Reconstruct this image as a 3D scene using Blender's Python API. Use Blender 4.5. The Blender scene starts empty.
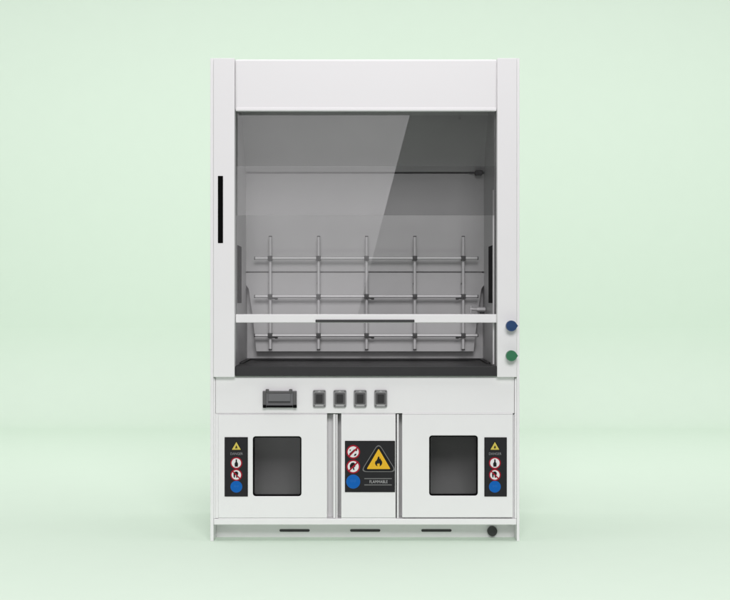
import bpy, bmesh, math, random
from mathutils import Vector, Matrix
random.seed(4)
C = bpy.context.scene
S = 1.5 / 309.0          # metres per photograph pixel on the front plane of the hood
D = 6.2                  # camera distance to that plane
ZC = 241.5 * S           # camera height

# ------------------------------------------------------------------ camera, world, lamps, exposure
cam_data = bpy.data.cameras.new("camera")
cam = bpy.data.objects.new("camera", cam_data)
C.collection.objects.link(cam)
cam.location = (0, -D, ZC)
cam.rotation_euler = (math.radians(90), 0, 0)
cam_data.sensor_width = 36
cam_data.lens = 36 * D / (730 * S)
cam_data.clip_end = 100
C.camera = cam

world = bpy.data.worlds.new("World")
C.world = world
world.use_nodes = True
bg = world.node_tree.nodes["Background"]
bg.inputs[0].default_value = (0.98, 0.96, 1.0, 1)
bg.inputs[1].default_value = 0.12

def area(name, loc, aim, sx, sy, power, color=(1, 1, 1), roll=0.0):
    l = bpy.data.lights.new(name, 'AREA')
    l.shape = 'RECTANGLE'
    l.size, l.size_y = sx, sy
    l.energy = power
    l.color = color
    o = bpy.data.objects.new(name, l)
    C.collection.objects.link(o)
    o.location = loc
    d = Vector(aim) - Vector(loc)
    q = d.to_track_quat('-Z', 'Y')
    o.rotation_euler = (q.to_matrix() @ Matrix.Rotation(roll, 3, 'Z')).to_euler()
    return o

WARM = (1.0, 0.979, 0.996)
area("key_softbox", (0.6, -8.6, 6.0), (0, 0, 0.8), 4.4, 3.0, 525, WARM)
area("window_softbox", (-1.30, -6.85, 2.27), (-1.30, 0, 2.27), 3.0, 4.6, 64, WARM, math.radians(-14.6))
area("top_softbox", (0, 0.2, 7.6), (0, 0.4, 0), 20.0, 6.0, 655, WARM)
area("backdrop_lamp", (0, 3.0, 4.0), (0, 6.3, 0.5), 20.0, 1.0, 125, WARM)

C.view_settings.view_transform = 'Standard'
C.view_settings.look = 'None'
C.view_settings.exposure = 0
C.view_settings.gamma = 1

# ------------------------------------------------------------------ materials
def nodes(name):
    m = bpy.data.materials.new(name)
    m.use_nodes = True
    return m, m.node_tree.nodes, m.node_tree.links, m.node_tree.nodes["Principled BSDF"]

def coat(name, col, rough=0.4, metal=0.0, bump=0.0, scale=400.0, vary=0.02, spec=0.5, rvar=0.06):
    """paint / plastic / metal: base colour with faint mottling, uneven gloss and a fine surface grain"""
    m, n, l, p = nodes(name)
    tc = n.new("ShaderNodeTexCoord")
    a = n.new("ShaderNodeTexNoise"); a.inputs["Scale"].default_value = 6.0; a.inputs["Detail"].default_value = 5
    l.new(tc.outputs["Object"], a.inputs["Vector"])
    r = n.new("ShaderNodeMapRange")
    r.inputs["From Min"].default_value = 0.3; r.inputs["From Max"].default_value = 0.7
    r.inputs["To Min"].default_value = 1 - vary; r.inputs["To Max"].default_value = 1 + vary
    l.new(a.outputs["Fac"], r.inputs["Value"])
    h = n.new("ShaderNodeVectorMath"); h.operation = 'SCALE'
    h.inputs[0].default_value = col
    l.new(r.outputs[0], h.inputs["Scale"])
    l.new(h.outputs[0], p.inputs["Base Color"])
    rr = n.new("ShaderNodeMapRange")
    rr.inputs["To Min"].default_value = max(0.02, rough - rvar); rr.inputs["To Max"].default_value = rough + rvar
    l.new(a.outputs["Fac"], rr.inputs["Value"])
    l.new(rr.outputs[0], p.inputs["Roughness"])
    p.inputs["Metallic"].default_value = metal
    p.inputs["Specular IOR Level"].default_value = spec
    if bump:
        b = n.new("ShaderNodeTexNoise"); b.inputs["Scale"].default_value = scale; b.inputs["Detail"].default_value = 2
        l.new(tc.outputs["Object"], b.inputs["Vector"])
        bp = n.new("ShaderNodeBump"); bp.inputs["Strength"].default_value = bump; bp.inputs["Distance"].default_value = 0.0008
        l.new(b.outputs["Fac"], bp.inputs["Height"])
        l.new(bp.outputs[0], p.inputs["Normal"])
    return m

def glass(name, tint, refl=0.04, rough=0.006):
    """thin clear sheet: straight-through transparency plus a mirror reflection that grows at grazing angles"""
    m, n, l, p = nodes(name)
    n.remove(p)
    out = n["Material Output"]
    t = n.new("ShaderNodeBsdfTransparent"); t.inputs[0].default_value = (*tint, 1)
    g = n.new("ShaderNodeBsdfGlossy"); g.inputs["Roughness"].default_value = rough
    lw = n.new("ShaderNodeLayerWeight"); lw.inputs["Blend"].default_value = 0.5
    pw = n.new("ShaderNodeMath"); pw.operation = 'POWER'; pw.inputs[1].default_value = 5
    ml = n.new("ShaderNodeMath"); ml.operation = 'MULTIPLY_ADD'; ml.inputs[1].default_value = 1 - refl; ml.inputs[2].default_value = refl
    l.new(lw.outputs["Facing"], pw.inputs[0]); l.new(pw.outputs[0], ml.inputs[0])
    mx = n.new("ShaderNodeMixShader")
    l.new(ml.outputs[0], mx.inputs[0]); l.new(t.outputs[0], mx.inputs[1]); l.new(g.outputs[0], mx.inputs[2])
    l.new(mx.outputs[0], out.inputs["Surface"])
    return m

M = dict(
    white=coat("white_powder_coat", (0.845, 0.84, 0.842), 0.42, bump=0.12, scale=500, vary=0.006),
    seam=coat("shaded_steel_seam", (0.45, 0.45, 0.45), 0.5),
    liner=coat("grey_phenolic_liner", (0.62, 0.62, 0.62), 0.38, bump=0.08, scale=250, vary=0.03),
    cavity=coat("dull_grey_cabinet_lining", (0.55, 0.55, 0.55), 0.55, vary=0.04),
    black=coat("black_epoxy_resin", (0.014, 0.014, 0.015), 0.5, bump=0.1, scale=300, vary=0.15),
    rubber=coat("black_rubber", (0.003, 0.003, 0.003), 0.8, spec=0.05),
    dark=coat("charcoal_plastic", (0.035, 0.035, 0.036), 0.45, vary=0.08),
    charcoal=coat("dark_rocker_plastic", (0.018, 0.018, 0.018), 0.4),
    grey=coat("grey_plastic", (0.14, 0.14, 0.145), 0.4, vary=0.04),
    mid=coat("mid_grey_plastic", (0.25, 0.25, 0.25), 0.45, vary=0.04),
    pale=coat("pale_grey_plastic", (0.42, 0.42, 0.42), 0.4, vary=0.04),
    steel=coat("brushed_steel", (0.78, 0.78, 0.78), 0.42, metal=0.25, bump=0.1, scale=700),
    clamp=coat("cast_clamp_metal", (0.10, 0.10, 0.10), 0.45, metal=0.3, bump=0.2, scale=200),
    sign=coat("charcoal_sign_vinyl", (0.020, 0.020, 0.022), 0.55, vary=0.1, spec=0.15),
    rim=coat("sign_edge_grey", (0.16, 0.16, 0.16), 0.5),
    ink=coat("black_ink", (0.008, 0.008, 0.008), 0.6, spec=0.2),
    signwhite=coat("white_print", (0.78, 0.76, 0.76), 0.5, spec=0.1),
    signgrey=coat("grey_print", (0.26, 0.26, 0.27), 0.5, spec=0.1),
    red=coat("red_print", (0.36, 0.012, 0.028), 0.5, spec=0.1),
    yellow=coat("yellow_print", (0.78, 0.45, 0.03), 0.5, spec=0.1),
    paleyellow=coat("pale_yellow_print", (0.62, 0.50, 0.10), 0.5, spec=0.1),
    blue=coat("blue_print", (0.006, 0.118, 0.45), 0.5, spec=0.1),
    bluelight=coat("light_blue_print", (0.014, 0.132, 0.46), 0.5, spec=0.1),
    knobblue=coat("navy_plastic", (0.012, 0.052, 0.155), 0.35),
    knobgreen=coat("green_plastic", (0.032, 0.175, 0.085), 0.35),
    glass=glass("clear_sash_glass", (0.95, 0.95, 0.95), 0.035),
    tinted=glass("grey_tinted_glass", (0.86, 0.86, 0.86), 0.067),
    smoke=glass("smoked_door_glass", (0.74, 0.74, 0.74), rough=0.2),
    paper=coat("pale_green_backdrop_paper", (0.705, 0.825, 0.705), 0.9, vary=0.004, spec=0.05, bump=0.02, scale=60),
)

# ------------------------------------------------------------------ helpers
def PX(px, Y=0.0): return (px - 365.0) * S * (D + Y) / D
def PZ(py, Y=0.0): return ZC - (py - 300.0) * S * (D + Y) / D

def obj(name, bm, mats, parent=None, label=None, smooth=True, loc=None):
    me = bpy.data.meshes.new(name)
    bmesh.ops.recalc_face_normals(bm, faces=bm.faces)
    bm.to_mesh(me); bm.free()
    for k in (mats if isinstance(mats, (list, tuple)) else [mats]):
        me.materials.append(M[k])
    if smooth:
        me.set_sharp_from_angle(angle=math.radians(35))
        for p in me.polygons: p.use_smooth = max(abs(c) for c in p.normal) < 0.9999
    o = bpy.data.objects.new(name, me)
    C.collection.objects.link(o)
    if parent: o.parent = parent
    if label: o["label"] = label
    if loc: o.location = loc
    return o

def merge(bm, b2, mat=0):
    for f in b2.faces: f.material_index = mat
    me = bpy.data.meshes.new("tmp"); b2.to_mesh(me); b2.free()
    bm.from_mesh(me); bpy.data.meshes.remove(me)

def box(bm, x0, x1, y0, y1, z0, z1, bev=0.0, mat=0, seg=3):
    b = bmesh.new()
    r = bmesh.ops.create_cube(b, size=1)
    for v in b.verts:
        v.co = Vector((x0 if v.co.x < 0 else x1, y0 if v.co.y < 0 else y1, z0 if v.co.z < 0 else z1))
    if bev:
        bmesh.ops.bevel(b, geom=list(b.edges), offset=bev, segments=seg, affect='EDGES', profile=0.5)
    merge(bm, b, mat)

def pbox(bm, px0, px1, py0, py1, y0, y1, bev=0.0, mat=0, seg=3):
    """box laid out on its front plane y0 by the measured outline"""
    box(bm, PX(px0, y0), PX(px1, y0), y0, y1, PZ(py1, y0), PZ(py0, y0), bev, mat, seg)

def prism(bm, pts, y0, y1, mat=0, holes=None, bev=0.0):
    """outline in x,z extruded from y0 (front) to y1; optional single hole of the same point count"""
    b = bmesh.new()
    if holes is None:
        f = [b.verts.new((x, y0, z)) for x, z in pts]
        k = [b.verts.new((x, y1, z)) for x, z in pts]
        b.faces.new(f); b.faces.new(list(reversed(k)))
        n = len(pts)
        for i in range(n):
            b.faces.new((f[i], k[i], k[(i + 1) % n], f[(i + 1) % n]))
        if bev:
            e = [e for e in b.edges if abs(e.verts[0].co.y - y0) < 1e-6 and abs(e.verts[1].co.y - y0) < 1e-6]
            bmesh.ops.bevel(b, geom=e, offset=bev, segments=3, affect='EDGES', profile=0.5)
    else:
        n = len(pts)
        a = [[b.verts.new((x, y, z)) for x, z in lst] for lst in (pts, holes) for y in (y0, y1)]
        of, ob, hf, hb = a
        for i in range(n):
            j = (i + 1) % n
            b.faces.new((of[i], of[j], hf[j], hf[i])); b.faces.new((ob[i], hb[i], hb[j], ob[j]))
            b.faces.new((of[i], ob[i], ob[j], of[j])); b.faces.new((hf[i], hf[j], hb[j], hb[i]))
        if bev:
            e = [e for e in b.edges if all(abs(v.co.y - y0) < 1e-6 for v in e.verts)
                 and len(e.link_faces) == 2 and any(abs(f.calc_center_median().y - y0) > 1e-6 for f in e.link_faces)]
            bmesh.ops.bevel(b, geom=e, offset=bev, segments=3, affect='EDGES', profile=0.5)
    merge(bm, b, mat)

def rrect(x0, x1, z0, z1, r, n=6):
    p = []
    for cx, cz, a0 in ((x1 - r, z1 - r, 0), (x0 + r, z1 - r, 90), (x0 + r, z0 + r, 180), (x1 - r, z0 + r, 270)):
        for i in range(n + 1):
            a = math.radians(a0 + 90 * i / n)
            p.append((cx + r * math.cos(a), cz + r * math.sin(a)))
    return p

def outer_for(x0, x1, z0, z1, inner, c):
    """points on an outer rectangle, one for each point of a rounded inner outline"""
    n = len(inner) // 4
    corners = ((x1, z1), (x0, z1), (x0, z0), (x1, z0))
    p = []
    for k in range(4):
        cx, cz = corners[k]
        for i in range(n):
            ix, iz = inner[k * n + i]
            t = i / (n - 1)
            e = 0.004
            if k == 0: p.append((cx, cz - e * (1 - 2 * t)) if t < 0.5 else (cx - e * (2 * t - 1), cz))
            elif k == 1: p.append((cx + e * (1 - 2 * t), cz) if t < 0.5 else (cx, cz - e * (2 * t - 1)))
            elif k == 2: p.append((cx, cz + e * (1 - 2 * t)) if t < 0.5 else (cx + e * (2 * t - 1), cz))
            else: p.append((cx - e * (1 - 2 * t), cz) if t < 0.5 else (cx, cz + e * (2 * t - 1)))
    return p

def tube(bm, a, b, r, mat=0, n=16, bev=0.0):
    a, b = Vector(a), Vector(b)
    d = b - a
    t = bmesh.new()
    bmesh.ops.create_cone(t, cap_ends=True, segments=n, radius1=r, radius2=r, depth=d.length)
    if bev:
        e = [e for e in t.edges if len(e.link_faces) == 2 and any(len(f.verts) > 4 for f in e.link_faces)]
        bmesh.ops.bevel(t, geom=e, offset=bev, segments=2, affect='EDGES')
    t.transform(Matrix.Translation((a + b) / 2) @ d.to_track_quat('Z', 'Y').to_matrix().to_4x4())
    merge(bm, t, mat)

def circ(cx, cz, r, n=40, a0=0.0):
    return [(cx + r * math.cos(a0 + 2 * math.pi * i / n), cz + r * math.sin(a0 + 2 * math.pi * i / n)) for i in range(n)]

def copy_part(src, loc, parent, label=None):
    c = src.copy(); C.collection.objects.link(c); c.parent = parent; c.location = loc
    if label: c["label"] = label
    for ch in list(src.children):
        d = ch.copy(); C.collection.objects.link(d); d.parent = c
    return c

# ------------------------------------------------------------------ setting: one sweep of paper, floor curving up into the backdrop
bm = bmesh.new()
prof = [(-1.5, 0.0), (5.4, 0.0)]
R_ = 0.9
for i in range(1, 17):
    a = math.radians(90 * i / 16)
    prof.append((5.4 + R_ * math.sin(a), R_ - R_ * math.cos(a)))
prof.append((6.3, 8.0))
rows = []
for (y, z) in prof:
    rows.append([bm.verts.new((x, y, z)) for x in (-11, -4, 4, 11)])
for r0, r1 in zip(rows, rows[1:]):
    for i in range(3):
        bm.faces.new((r0[i], r0[i + 1], r1[i + 1], r1[i]))
bk = obj("backdrop", bm, "paper")
bk["kind"] = "structure"
bk["label"] = "pale green seamless floor and background behind the white hood"

# ------------------------------------------------------------------ the fume hood
hood = bpy.data.objects.new("fume_hood", None)
C.collection.objects.link(hood)
hood["label"] = "white laboratory fume hood with glass sash, steel lattice and cupboards beneath"
hood["category"] = "fume hood"

DEPTH = 0.86
ZTOP = PZ(58, 0)
# side panels run from the floor to the top
for (a, b) in ((210.2, 213.4), (516.9, 519.6)):
    bm = bmesh.new()
    box(bm, PX(a), PX(b), 0.004, DEPTH, 0.0, ZTOP, 0.0012)
    obj("side_panel", bm, "white", hood)

# front posts
posts = []
for (a, b) in ((213.45, 234.6), (497.2, 516.85)):
    bm = bmesh.new()
    pbox(bm, a, b, 58.0, 377.2, -0.016, 0.05, 0.003)
    posts.append(obj("front_post", bm, "white", hood))
posts[0]["label"] = "front post with a black vertical slot"
posts[1]["label"] = "front post carrying a blue and a green knob"
bm = bmesh.new()
x0, x1, z0, z1 = PX(218.3), PX(223.4), PZ(243.2), PZ(176.2)
prism(bm, rrect(x0, x1, z0, z1, 0.002), -0.0175, -0.014, 0)
obj("slot", bm, "rubber", posts[0])

# fascia with a folded lip under it
bm = bmesh.new()
YF = -0.006
pbox(bm, 235.0, 497.2, 59.0, 110.4, YF, 0.05, 0.011, seg=5)
pbox(bm, 235.6, 496.6, 107.8, 110.9, YF - 0.006, YF + 0.010, 0.0035)
obj("fascia_panel", bm, "white", hood)
bm = bmesh.new()
box(bm, PX(213.8), PX(516.4), 0.052, DEPTH - 0.004, ZTOP - 0.03, ZTOP - 0.002, 0.003)
obj("top_cover", bm, "white", hood)

# interior liner
WX = 130.9 * S                       # inner half width
ZW = PZ(366.0, 0.0)                  # worktop level
ZI = PZ(104.0, 0.3)                  # inside ceiling
YB = 0.69
ZPB = PZ(377.2, -0.016)
liners = []
for sgn in (-1, 1):
    bm = bmesh.new()
    xa, xb = sorted((sgn * WX, sgn * (WX + 0.012)))
    box(bm, xa, xb, 0.053, YB + 0.03, ZW - 0.02, ZI, 0.0015)
    xa, xb = sorted((sgn * (WX + 0.0005), sgn * (WX + 0.0115)))
    box(bm, xa, xb, 0.049, 0.0535, ZW - 0.02, ZI, 0.0, 1)
    lo = obj("liner_wall", bm, ["liner", "dark"], hood)
    bm = bmesh.new()
    xa, xb = sorted((sgn * (WX - 0.0025), sgn * (WX + 0.004)))
    box(bm, xa, xb, 0.15, 0.35, PZ(303, 0.2), PZ(245.5, 0.2), 0.001)
    obj("slot", bm, "rubber", lo)
    liners.append(lo)
bm = bmesh.new()
box(bm, -WX, WX, YB, YB + 0.015, ZW - 0.01, ZI, 0.0)
obj("back_wall", bm, "liner", hood)
bm = bmesh.new()
box(bm, -WX - 0.01, WX + 0.01, 0.10, YB, ZI - 0.006, ZI + 0.012, 0.0)
obj("liner_ceiling", bm, "liner", hood)

# vertical sash guide seen against the liner on one side
bm = bmesh.new()
box(bm, WX - 0.0075, WX - 0.0005, 0.075, 0.090, ZW + 0.004, PZ(190, 0.08), 0.002)
obj("sash_guide", bm, "white", hood)

# baffles
YM = 0.625
def slab(bm, a, b, hw, t):           # tilted board between two (y, z) lines
    (ya, za), (yb, zb) = a, b
    d = Vector((0, yb - ya, zb - za)).normalized()
    n = Vector((0, d.z, -d.y)) * t
    if n.y < 0: n = -n
    vs = []
    for x in (-hw, hw):
        for p in (Vector((x, ya, za)), Vector((x, yb, zb))):
            vs.append((p, p + n))
    b2 = bmesh.new()
    q = [[b2.verts.new(p), b2.verts.new(k)] for p, k in vs]
    A, B, Cc, Dd = q
    for f in ((A[0], B[0], Dd[0], Cc[0]), (A[1], Cc[1], Dd[1], B[1]), (A[0], A[1], B[1], B[0]),
              (Cc[0], Dd[0], Dd[1], Cc[1]), (A[0], Cc[0], Cc[1], A[1]), (B[0], B[1], Dd[1], Dd[0])):
        b2.faces.new(f)
    bmesh.ops.bevel(b2, geom=list(b2.edges), offset=0.0015, segments=2, affect='EDGES')
    merge(bm, b2)
bm = bmesh.new()
slab(bm, (0.345, PZ(107.5, 0.345)), (YM - 0.008, PZ(172.2, YM)), WX + 0.003, 0.006)
tube(bm, (PX(459, .4), 0.366, PZ(118.6, .375)), (PX(459, .4), 0.378, PZ(118.6, .375)), 0.006)
up = obj("upper_baffle", bm, "liner", hood)
bm = bmesh.new()
slab(bm, (YM, PZ(173.6, YM)), (YM, PZ(271.5, YM)), WX + 0.003, 0.006)
obj("middle_baffle", bm, "liner", hood)
bm = bmesh.new()
ol = [(119.2, 272.8), (119.2, 285.0), (116.0, 289.0), (112.6, 314.0), (108.8, 351.5)]
pts = [(h * S * (D + YM) / D, PZ(y, YM)) for h, y in ol]
pts = [(-x, z) for x, z in reversed(pts)] + pts
prism(bm, pts, YM, YM + 0.006, bev=0.0015)
box(bm, -WX + 0.01, WX - 0.01, YM + 0.016, YM + 0.019, PZ(275.0, YM), PZ(270.0, YM), 0)
# bent foot flange along the bottom edge
box(bm, -108.4 * S * 1.1, 108.4 * S * 1.1, YM + 0.006, YM + 0.03, PZ(351.5, YM), PZ(350.6, YM), 0)
obj("lower_baffle", bm, "liner", hood)
# dark hinge stop at the end of the upper joint
bm = bmesh.new()
box(bm, PX(475.2, .58), PX(482.6, .58), 0.575, 0.622, PZ(175.2, .6), PZ(170.6, .6), 0.004)
tube(bm, (PX(469.0, .6), 0.607, PZ(172.8, .6)), (PX(475.5, .6), 0.607, PZ(172.8, .6)), 0.003)
obj("baffle_stop", bm, "dark", hood)

# small gas cup fitting on the side wall behind the sash rail
bm = bmesh.new()
yq = 0.50
tube(bm, (WX - 0.004, yq, PZ(309.5, yq)), (WX - 0.050, yq, PZ(309.5, yq)), 0.013, 0, bev=0.002)
tube(bm, (WX - 0.045, yq, PZ(309.5, yq)), (WX - 0.085, yq, PZ(309.0, yq)), 0.007, 0)
tube(bm, (WX - 0.080, yq, PZ(313.5, yq)), (WX - 0.080, yq, PZ(305.5, yq)), 0.006, 0)
box(bm, WX - 0.034, WX - 0.010, yq - 0.02, yq + 0.016, PZ(314.5, yq), PZ(311.8, yq), 0.002, 1)
obj("gas_fitting", bm, ["steel", "dark"], hood)

# ------------------------------------------------------------------ lattice of rods
YL = 0.585
RR = 0.0080
xs = [270.3, 318.6, 366.6, 414.8, 463.2]
zs = [258.3, 296.4, 335.4]
bm = bmesh.new()
zt, zb = PZ(236.5, YL), PZ(349.8, YL)
zm = (zt + zb) / 2
tube(bm, (0, 0, zb - zm), (0, 0, zt - zm), RR, 0, bev=0.002)
tube(bm, (0, 0, zt - zm - 0.002), (0, 0, zt - zm + 0.003), RR + 0.0008, 1, bev=0.001)
tube(bm, (0, 0, zb - zm - 0.003), (0, 0, zb - zm + 0.006), RR + 0.0008, 1, bev=0.001)
zz = PZ(283.5, YL) - zm                                                   # stand-off pin to the baffle
tube(bm, (-0.004, 0.0, zz), (-0.004, YM - YL + 0.001, zz), 0.006, 1)
rod0 = obj("upright_rod", bm, ["steel", "clamp"], hood, loc=(PX(xs[0], YL), YL, zm))
# clamp where rods cross, with a wing screw
bm = bmesh.new()
cs = 0.0125
box(bm, -cs, cs, -0.014 - 0.010, 0.010, -cs, cs, 0.003)
tube(bm, (0, -0.022, 0), (0, -0.031, 0), 0.0055, 0, bev=0.001)
cl0 = obj("clamp", bm, "clamp", rod0, loc=(0, 0, PZ(zs[0], YL) - zm))
bm = bmesh.new()
box(bm, -cs, cs, -0.024, 0.010, -cs, cs, 0.003)
tube(bm, (0, -0.022, 0), (0, -0.031, 0), 0.0055, 0, bev=0.001)
tube(bm, (cs - 0.002, -0.004, -0.008), (0.034, -0.004, -0.011), 0.004, 0)
box(bm, 0.024, 0.040, -0.008, 0.0, -0.018, -0.004, 0.003)
wing = obj("clamp", bm, "clamp", rod0, loc=(0, 0, PZ(zs[1], YL) - zm))
w2 = wing.copy(); C.collection.objects.link(w2); w2.parent = rod0; w2.location = (0, 0, PZ(zs[2], YL) - zm)
for i, x in enumerate(xs[1:], 1):
    r = copy_part(rod0, (PX(x, YL), YL, zm), hood)
    for ch in r.children:
        if ch.data == wing.data:
            if i in (1, 3): ch.data = cl0.data                # these crossings carry plain clamps
            if i == 4: ch.rotation_euler = (0, 0, 0); ch.scale = (-1, 1, 1)
bm = bmesh.new()
tube(bm, (PX(255.0, YL), 0, 0), (PX(477.5, YL), 0, 0), RR, 0, bev=0.002)
for e in (255.0, 477.5):
    tube(bm, (PX(e, YL) - 0.003, 0, 0), (PX(e, YL) + 0.003, 0, 0), RR + 0.0008, 1, bev=0.001)
cr0 = obj("cross_rod", bm, ["steel", "clamp"], hood, loc=(0, YL - 0.0145, PZ(zs[0], YL)))
for z in zs[1:]:
    copy_part(cr0, (0, YL - 0.0145, PZ(z, YL)), hood)

# ------------------------------------------------------------------ worktop
bm = bmesh.new()
box(bm, PX(235.2), PX(497.0), -0.004, 0.052, ZPB + 0.003, ZW, 0.004)
box(bm, -WX - 0.010, WX + 0.010, 0.0525, YB + 0.01, ZW - 0.05, ZW - 0.0025, 0.0)
# raised rim round the back and sides
box(bm, -WX + 0.001, WX - 0.001, YB - 0.025, YB - 0.001, ZW - 0.004, ZW + 0.006, 0.003)
for sgn in (-1, 1):
    xa, xb = sorted((sgn * (WX - 0.001), sgn * (WX - 0.020)))
    box(bm, xa, xb, 0.26, YB - 0.0255, ZW - 0.004, ZW + 0.006, 0.003)
obj("worktop", bm, "black", hood)

# ------------------------------------------------------------------ sash and upper pane
bm = bmesh.new()
YS = 0.016
pbox(bm, 235.6, 496.8, 314.2, 322.8, YS, 0.050, 0.004)
sash = obj("sash", bm, "white", hood)
bm = bmesh.new()
pbox(bm, 315.5, 414.5, 319.6, 322.4, YS - 0.004, YS + 0.010, 0.002)
obj("grip", bm, "dark", sash)
bm = bmesh.new()
box(bm, PX(235.8), PX(496.8), 0.030, 0.035, PZ(315, .03), PZ(166, .03))
obj("pane", bm, "glass", sash, smooth=False)
bm = bmesh.new()
box(bm, -WX + 0.001, WX - 0.001, 0.060, 0.065, PZ(215.3, .06), PZ(108.5, .06))
obj("upper_pane", bm, "tinted", hood, smooth=False)

# ------------------------------------------------------------------ lower cabinet
YP = 0.014                                                     # front plane of the carcass
YR = 0.105                                                     # bottom of the gaps
bm = bmesh.new()
pbox(bm, 215.6, 514.2, 377.1, 413.4, YP, 0.06, 0.002)
panel = obj("control_panel", bm, "white", hood)
bm = bmesh.new()
pbox(bm, 213.7, 215.3, 378.2, 518.6, YP, 0.06, 0.0015)          # stiles
pbox(bm, 514.6, 516.6, 378.2, 518.6, YP, 0.06, 0.0015)
pbox(bm, 213.7, 516.6, 518.9, 525.0, YP - 0.006, 0.14, 0.004)   # bottom rail
pbox(bm, 333.2, 335.6, 414.3, 518.3, YP + 0.006, 0.06, 0.002)   # divider stiles
pbox(bm, 336.0, 337.6, 414.3, 518.3, YP + 0.012, 0.06, 0.002)
pbox(bm, 396.9, 398.8, 414.3, 518.3, YP + 0.006, 0.06, 0.002)
zt_, zb_ = PZ(413.6, 0), PZ(519.0, 0)
xl_, xr_ = PX(214.2), PX(516.0)
box(bm, xl_, xr_, 0.30, 0.315, zb_, zt_, 0, 1)                  # back
box(bm, xl_, xr_, 0.061, 0.30, zt_ - 0.001, zt_ + 0.012, 0, 1)  # top
box(bm, xl_, xr_, 0.121, 0.30, zb_ - 0.02, zb_, 0, 1)           # bottom
for px in (216.0, 335.4, 397.8, 514.0):
    box(bm, PX(px) - 0.004, PX(px) + 0.004, 0.061, 0.2995, zb_ + 0.0005, zt_ - 0.0015, 0, 1)
# gap backs between doors
pbox(bm, 325.0, 333.4, 414.3, 518.3, 0.080, 0.092, 0, 0)
pbox(bm, 337.2, 343.0, 414.3, 518.3, YR, YR + 0.012, 0, 0)
pbox(bm, 394.0, 404.0, 414.3, 518.3, YR, YR + 0.012, 0, 0)
# shallow seams round the doors
pbox(bm, 215.4, 218.3, 414.3, 518.2, 0.0145, 0.04, 0)
pbox(bm, 215.4, 327.0, 413.4, 414.5, 0.019, 0.04, 0)
pbox(bm, 341.2, 395.6, 413.4, 414.5, 0.019, 0.04, 0)
pbox(bm, 402.4, 512.8, 413.4, 414.4, 0.0105, 0.04, 0)
pbox(bm, 341.2, 395.6, 518.0, 518.8, 0.012, 0.04, 0)
pbox(bm, 218.4, 327.0, 518.0, 518.8, 0.012, 0.04, 0)
pbox(bm, 402.4, 514.2, 517.6, 518.8, 0.030, 0.04, 0)
pbox(bm, 513.1, 514.5, 414.5, 517.5, 0.030, 0.04, 0)
obj("cabinet_body", bm, ["white", "cavity"], hood)

def door(px0, px1, py0, py1, wx0, wx1, wy0, wy1, label):
    y0, y1 = 0.008, 0.030
    bm = bmesh.new()
    X0, X1, Z0, Z1 = PX(px0, y0), PX(px1, y0), PZ(py1, y0), PZ(py0, y0)
    win = rrect(PX(wx0, y0), PX(wx1, y0), PZ(wy1, y0), PZ(wy0, y0), 0.014)
    prism(bm, outer_for(X0, X1, Z0, Z1, win, 0), y0, y1, 0, win, bev=0.0025)
    d = obj("cupboard_door", bm, "white", hood, label)
    g = bmesh.new()
    prism(g, rrect(PX(wx0, y0) - 0.01, PX(wx1, y0) + 0.01, PZ(wy1, y0) - 0.01, PZ(wy0, y0) + 0.01, 0.012), y1 + 0.001, y1 + 0.005)
    obj("pane", g, "smoke", d, smooth=False)
    s = bmesh.new()                                             # rubber glazing seal round the opening
    o_ = rrect(PX(wx0, y0) + 0.0005, PX(wx1, y0) - 0.0005, PZ(wy1, y0) + 0.0005, PZ(wy0, y0) - 0.0005, 0.0135)
    i_ = rrect(PX(wx0, y0) + 0.006, PX(wx1, y0) - 0.006, PZ(wy1, y0) + 0.006, PZ(wy0, y0) - 0.006, 0.009)
    prism(s, o_, y0 + 0.001, y1, 0, i_, bev=0.001)
    obj("window_seal", s, "rubber", d)
    return d
door(218.4, 327.0, 414.8, 517.8, 252.8, 301.4, 436.4, 496.3, "cupboard door with its sign beside the outer edge, at the socket end")
door(402.2, 512.9, 414.6, 517.4, 429.2, 477.8, 435.6, 495.8, "cupboard door beneath the coloured knobs")
bm = bmesh.new()
pbox(bm, 341.2, 395.6, 414.8, 517.9, 0.008, 0.030, 0.0025)
obj("centre_panel", bm, "white", hood)

# toe kick
bm = bmesh.new()
YK = 0.112
box(bm, PX(213.5), PX(516.8), YK, YK + 0.02, 0.0, PZ(520.5, 0.1), 0.0)
toe = obj("toe_kick", bm, "white", hood)
bm = bmesh.new()
hw, hh = 15.4 * S, 1.35 * S
prism(bm, rrect(-hw, hw, -hh, hh, hh * 0.98), -0.0015, 0.002)
v0 = obj("vent_slot", bm, "dark", toe, loc=(PX(294.6, YK), YK, PZ(530.5, YK)))
for px in (365.2, 436.4):
    copy_part(v0, (PX(px, YK), YK, PZ(530.5, YK)), toe)
bm = bmesh.new()
cx, cz = PX(492.0, YK), PZ(530.8, YK)
prism(bm, circ(cx, cz, 5.0 * S), YK - 0.016, YK + 0.001, 0, bev=0.006)
prism(bm, circ(cx, cz, 2.0 * S), YK - 0.0175, YK - 0.015, 0, bev=0.001)
obj("drain_plug", bm, "dark", toe)

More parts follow.
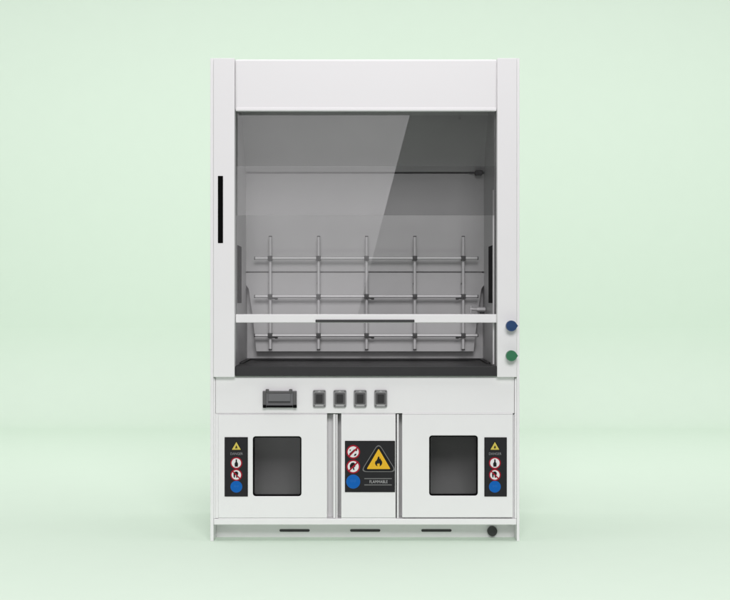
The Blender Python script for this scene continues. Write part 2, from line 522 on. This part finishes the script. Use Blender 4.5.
# ------------------------------------------------------------------ sockets and switches on the control panel
bm = bmesh.new()
pbox(bm, 262.6, 296.6, 391.0, 407.8, YP - 0.016, YP + 0.001, 0.003, 0)        # housing
for a, b in ((262.9, 266.0), (293.0, 296.3)):
    pbox(bm, a, b, 391.6, 405.2, YP - 0.022, YP - 0.012, 0.002, 1)             # dark cheeks
    pbox(bm, a, b + 0.4 if a > 280 else b, 405.0, 408.0, YP - 0.024, YP - 0.010, 0.002, 2)
for a in (265.6, 289.0):
    pbox(bm, a, a + 3.2, 389.2, 392.6, YP - 0.020, YP - 0.004, 0.003, 1)       # hinge ears
pbox(bm, 266.4, 292.6, 405.6, 407.6, YP - 0.022, YP - 0.010, 0.001, 2)
pbox(bm, 267.0, 292.4, 391.4, 393.4, YP - 0.0195, YP - 0.010, 0.001, 1)
sock = obj("socket_cover", bm, ["grey", "clamp", "rubber"], hood)
bm = bmesh.new()
pbox(bm, 268.2, 290.4, 393.8, 401.4, YP - 0.021, YP - 0.012, 0.002, 0)
pbox(bm, 268.2, 290.4, 401.6, 403.0, YP - 0.0185, YP - 0.012, 0.000, 1)
obj("flap", bm, ["grey", "dark"], sock)

bm = bmesh.new()
hw, hh = 6.5 * S, 8.7 * S
prism(bm, rrect(-hw, hw, -hh, hh, 0.008), -0.010, 0.001, 0, bev=0.002)
prism(bm, rrect(-hw * 0.78, hw * 0.78, -hh * 0.62, hh * 0.66, 0.004), -0.0125, -0.009, 1, bev=0.001)
prism(bm, rrect(-hw * 0.62, hw * 0.62, -hh * 0.86, -hh * 0.66, 0.002), -0.0115, -0.009, 2, bev=0.0005)
prism(bm, [(-hw * 0.30, hh * 0.74), (hw * 0.30, hh * 0.74), (0, hh * 0.96)], -0.0112, -0.0095, 2)
for sx in (-1, 1):
    for sz in (-0.82, 0.84):
        tube(bm, (sx * hw * 0.78, -0.009, sz * hh), (sx * hw * 0.78, -0.0115, sz * hh), 0.0028, 1)
sw0 = obj("rocker_switch", bm, ["mid", "clamp", "pale"], hood, loc=(PX(319.4, YP), YP, PZ(398.6, YP)))
bm = bmesh.new()
prism(bm, rrect(-hw * 0.50, hw * 0.50, -hh * 0.46, hh * 0.50, 0.003), -0.017, -0.012, 0, bev=0.0015)
obj("rocker", bm, "charcoal", sw0)
for px in (339.9, 360.2, 380.7):
    copy_part(sw0, (PX(px, YP), YP, PZ(398.6, YP)), hood)

# ------------------------------------------------------------------ valve knobs (drop shaped, point to the outside)
bm = bmesh.new()
r = 5.3 * S
pts = []
for i in range(33):
    a = math.radians(38 + (360 - 76) * i / 32)
    pts.append((r * math.cos(a), r * math.sin(a)))
pts.append((6.6 * S, 0.0))
prism(bm, pts, -0.040, -0.010, 0, bev=0.004)
tube(bm, (0, -0.011, 0), (0, 0.001, 0), r * 0.72, 1, n=32)
prism(bm, circ(0, 0, r * 0.55), -0.0412, -0.039, 0, bev=0.0008)
k0 = obj("valve_knob", bm, ["knobblue", "white"], hood, "blue valve knob", loc=(PX(511.2, -.04), -0.016, PZ(325.8, -.03)))
me = k0.data.copy(); me.materials[0] = M["knobgreen"]
k1 = copy_part(k0, (PX(511.2, -.04), -0.016, PZ(355.6, -.03)), hood, "green valve knob")
k1.data = me

# ------------------------------------------------------------------ warning signs
YD = 0.008
E = 0.0006
def fp(pts, cx, cz, k):            # figure points in photograph pixels about a centre
    return [(cx + x * k * S, cz + z * k * S) for x, z in pts]

def prohibition(name, parent, cx, cz, r, y, glyph, slash):
    bm = bmesh.new()
    prism(bm, circ(cx, cz, r), y - E, y + 0.0002, 0)
    prism(bm, circ(cx, cz, r * 0.80), y - 2 * E, y - E * 0.5, 1)
    for g in glyph: prism(bm, [(cx + x * r, cz + z * r) for x, z in g], y - 3 * E, y - 1.5 * E, 2)
    if slash:
        a = math.radians(slash); c, s = math.cos(a), math.sin(a)
        L, w = 0.86 * r, 0.105 * r
        prism(bm, [(cx + u * c - v * s, cz + u * s + v * c) for u, v in ((-L, -w), (L, -w), (L, w), (-L, w))], y - 4 * E, y - 2.5 * E, 0)
    return obj(name, bm, ["red", "signwhite", "ink"], parent, smooth=False)

def mandatory(parent, cx, cz, r, y):
    bm = bmesh.new()
    prism(bm, circ(cx, cz, r), y - E, y + 0.0002, 1)
    prism(bm, circ(cx, cz, r * 0.92), y - 2 * E, y - E * 0.5, 0)
    # faint head with goggles
    prism(bm, [(cx + x * r, cz + z * r) for x, z in ((-.45, .05), (-.38, .28), (-.08, .28), (0, .14), (.08, .28), (.38, .28), (.45, .05), (.30, -.12), (.1, -.1), (0, .02), (-.1, -.1), (-.30, -.12))], y - 3 * E, y - 1.5 * E, 1)
    return obj("mandatory_symbol", bm, ["blue", "bluelight"], parent, smooth=False)

FLAME = [(0.0, 1.0), (0.18, 0.72), (0.16, 0.45), (0.34, 0.62), (0.38, 0.36), (0.60, 0.10), (0.66, -0.25), (0.50, -0.62),
         (0.18, -0.86), (0.22, -0.52), (0.10, -0.22), (-0.06, -0.42), (-0.20, -0.30), (-0.30, -0.52), (-0.16, -0.86),
         (-0.50, -0.66), (-0.66, -0.30), (-0.58, 0.05), (-0.36, 0.22), (-0.22, 0.50), (-0.16, 0.74)]
FLAME2 = [(0.04, 0.62), (0.10, 0.3), (0.28, 0.05), (0.26, -0.4), (0.05, -0.66), (-0.2, -0.5), (-0.28, -0.1), (-0.12, 0.2)]
MATCH = [[(-0.62, -0.30), (-0.50, -0.42), (0.30, 0.30), (0.18, 0.42)], [(0.22, 0.20), (0.42, 0.62), (0.62, 0.30), (0.48, 0.10)],
         [(0.10, -0.62), (0.42, -0.50), (0.48, -0.22), (0.20, -0.30)], [(-0.46, 0.10), (-0.30, 0.34), (-0.56, 0.36)]]
HAND = [[(-0.44, -0.42), (-0.50, 0.20), (-0.26, 0.56), (0.10, 0.60), (0.34, 0.36), (0.30, 0.02), (0.12, -0.10), (0.20, -0.50), (-0.02, -0.46), (-0.08, 0.02), (-0.20, -0.02), (-0.24, -0.44)]]
BOTTLE = [[(-0.26, -0.62), (0.26, -0.62), (0.30, -0.1), (0.12, 0.22), (0.12, 0.62), (-0.12, 0.62), (-0.12, 0.22), (-0.30, -0.1)]]

def text(name, body, cx, cz, width, height, y, parent, mat):
    cu = bpy.data.curves.new("txt", 'FONT')
    cu.body = body; cu.align_x = 'CENTER'; cu.align_y = 'CENTER'; cu.size = 0.02; cu.extrude = 0.0003
    cu.resolution_u = 3
    t = bpy.data.objects.new("txt", cu); C.collection.objects.link(t)
    bpy.context.view_layer.update()
    me = bpy.data.meshes.new_from_object(t.evaluated_get(bpy.context.evaluated_depsgraph_get()))
    bpy.data.objects.remove(t); bpy.data.curves.remove(cu)
    lo = [min(v.co[i] for v in me.vertices) for i in (0, 1)]
    hi = [max(v.co[i] for v in me.vertices) for i in (0, 1)]
    kx, kz = width / (hi[0] - lo[0]), height / (hi[1] - lo[1])
    for v in me.vertices:
        x = (v.co.x - (lo[0] + hi[0]) / 2) * kx; z = (v.co.y - (lo[1] + hi[1]) / 2) * kz
        v.co = Vector((cx + x, y - v.co.z, cz + z))
    me.name = name
    me.materials.clear(); me.materials.append(M[mat])
    o = bpy.data.objects.new(name, me); C.collection.objects.link(o); o.parent = parent
    return o

def tri(cx, zb, zt, hw, rnd, n=5):
    """rounded triangle, apex up"""
    P = [Vector((cx - hw, zb)), Vector((cx + hw, zb)), Vector((cx, zt))]
    out = []
    for i in range(3):
        p, a, b = P[i], P[i - 1], P[(i + 1) % 3]
        s = p + (a - p).normalized() * rnd; e = p + (b - p).normalized() * rnd
        for k in range(n + 1):
            t = k / n
            q = s * (1 - t) ** 2 + p * 2 * t * (1 - t) + e * t * t
            out.append((q.x, q.y))
    return out

def side_sign(px0, px1, py0, py1, mx, label):
    bm = bmesh.new()
    y = YD - 0.0020
    prism(bm, rrect(PX(px0, YD), PX(px1, YD), PZ(py1, YD), PZ(py0, YD), 0.002), y, YD + 0.0003, 1, bev=0.0004)
    prism(bm, rrect(PX(px0 + .7, YD), PX(px1 - .7, YD), PZ(py1 - .7, YD), PZ(py0 + .7, YD), 0.0015), y - E, y + E * 0.5, 0)
    sg = obj("warning_sign", bm, ["sign", "ink"], hood, label)
    y -= E
    x = PX(mx, YD)
    bm = bmesh.new()
    prism(bm, tri(x, PZ(450.3, YD), PZ(440.6, YD), 5.6 * S, 0.004), y - E, y + E * .3, 1)
    prism(bm, tri(x, PZ(449.7, YD), PZ(441.9, YD), 4.5 * S, 0.002), y - 2 * E, y - E * .5, 0)
    prism(bm, [(x + fx * 1.5 * S, PZ(447.2, YD) + fz * 2.0 * S) for fx, fz in FLAME], y - 3 * E, y - 1.5 * E, 1)
    obj("warning_triangle", bm, ["paleyellow", "ink"], sg, smooth=False)
    text("lettering", "DANGER", x + 0.3 * S, PZ(453.7, YD), 12.4 * S, 2.5 * S, y - E, sg, "signgrey")
    prohibition("prohibition_symbol", sg, x, PZ(463.0, YD), 5.9 * S, y, BOTTLE, 0)
    prohibition("prohibition_symbol", sg, x, PZ(474.9, YD), 5.9 * S, y, HAND, -45)
    mandatory(sg, x, PZ(486.7, YD), 5.9 * S, y)
    return sg
side_sign(224.6, 247.9, 437.2, 496.6, 236.4, "tall narrow sign between door edge and window, its window on the inner side")
side_sign(484.3, 506.8, 437.4, 496.6, 494.8, "tall narrow sign beneath the coloured knobs")

bm = bmesh.new()
y = YD - 0.0020
prism(bm, rrect(PX(344.9, YD), PX(395.0, YD), PZ(492.2, YD), PZ(440.9, YD), 0.002), y, YD + 0.0003, 1, bev=0.0004)
prism(bm, rrect(PX(345.7, YD), PX(394.2, YD), PZ(491.4, YD), PZ(441.7, YD), 0.0015), y - E, y + E * .5, 0)
# ruled lines and panel behind the word
for py in (478.6, 484.9):
    for a, b in ((364.3, 391.8),):
        prism(bm, [(PX(a, YD), PZ(py + .45, YD)), (PX(b, YD), PZ(py + .45, YD)), (PX(b, YD), PZ(py - .45, YD)), (PX(a, YD), PZ(py - .45, YD))], y - 2 * E, y - E * .5, 2)
sg = obj("warning_sign", bm, ["sign", "ink", "rim"], hood, "square sign with a large flame triangle")
y -= E
bm = bmesh.new()
x = PX(378.6, YD)
prism(bm, tri(x, PZ(471.9, YD), PZ(442.6, YD), 18.2 * S, 0.030), y - E, y + E * .3, 2)
prism(bm, tri(x, PZ(471.2, YD), PZ(443.9, YD), 16.9 * S, 0.028), y - 2 * E, y - E * .5, 1)
prism(bm, tri(x, PZ(469.0, YD), PZ(448.6, YD), 11.9 * S, 0.006), y - 3 * E, y - 1.5 * E, 0)
prism(bm, [(x + fx * 5.6 * S, PZ(461.6, YD) + fz * 5.6 * S) for fx, fz in FLAME], y - 4 * E, y - 2.5 * E, 1)
obj("warning_triangle", bm, ["yellow", "ink", "rim"], sg, smooth=False)
text("lettering", "FLAMMABLE", x, PZ(481.7, YD), 18.0 * S, 2.9 * S, y - E, sg, "pale")
prohibition("prohibition_symbol", sg, PX(353.2, YD), PZ(451.9, YD), 6.9 * S, y, MATCH, 45)
prohibition("prohibition_symbol", sg, PX(353.2, YD), PZ(466.6, YD), 6.9 * S, y, HAND, 45)
mandatory(sg, PX(353.2, YD), PZ(481.6, YD), 7.0 * S, y)
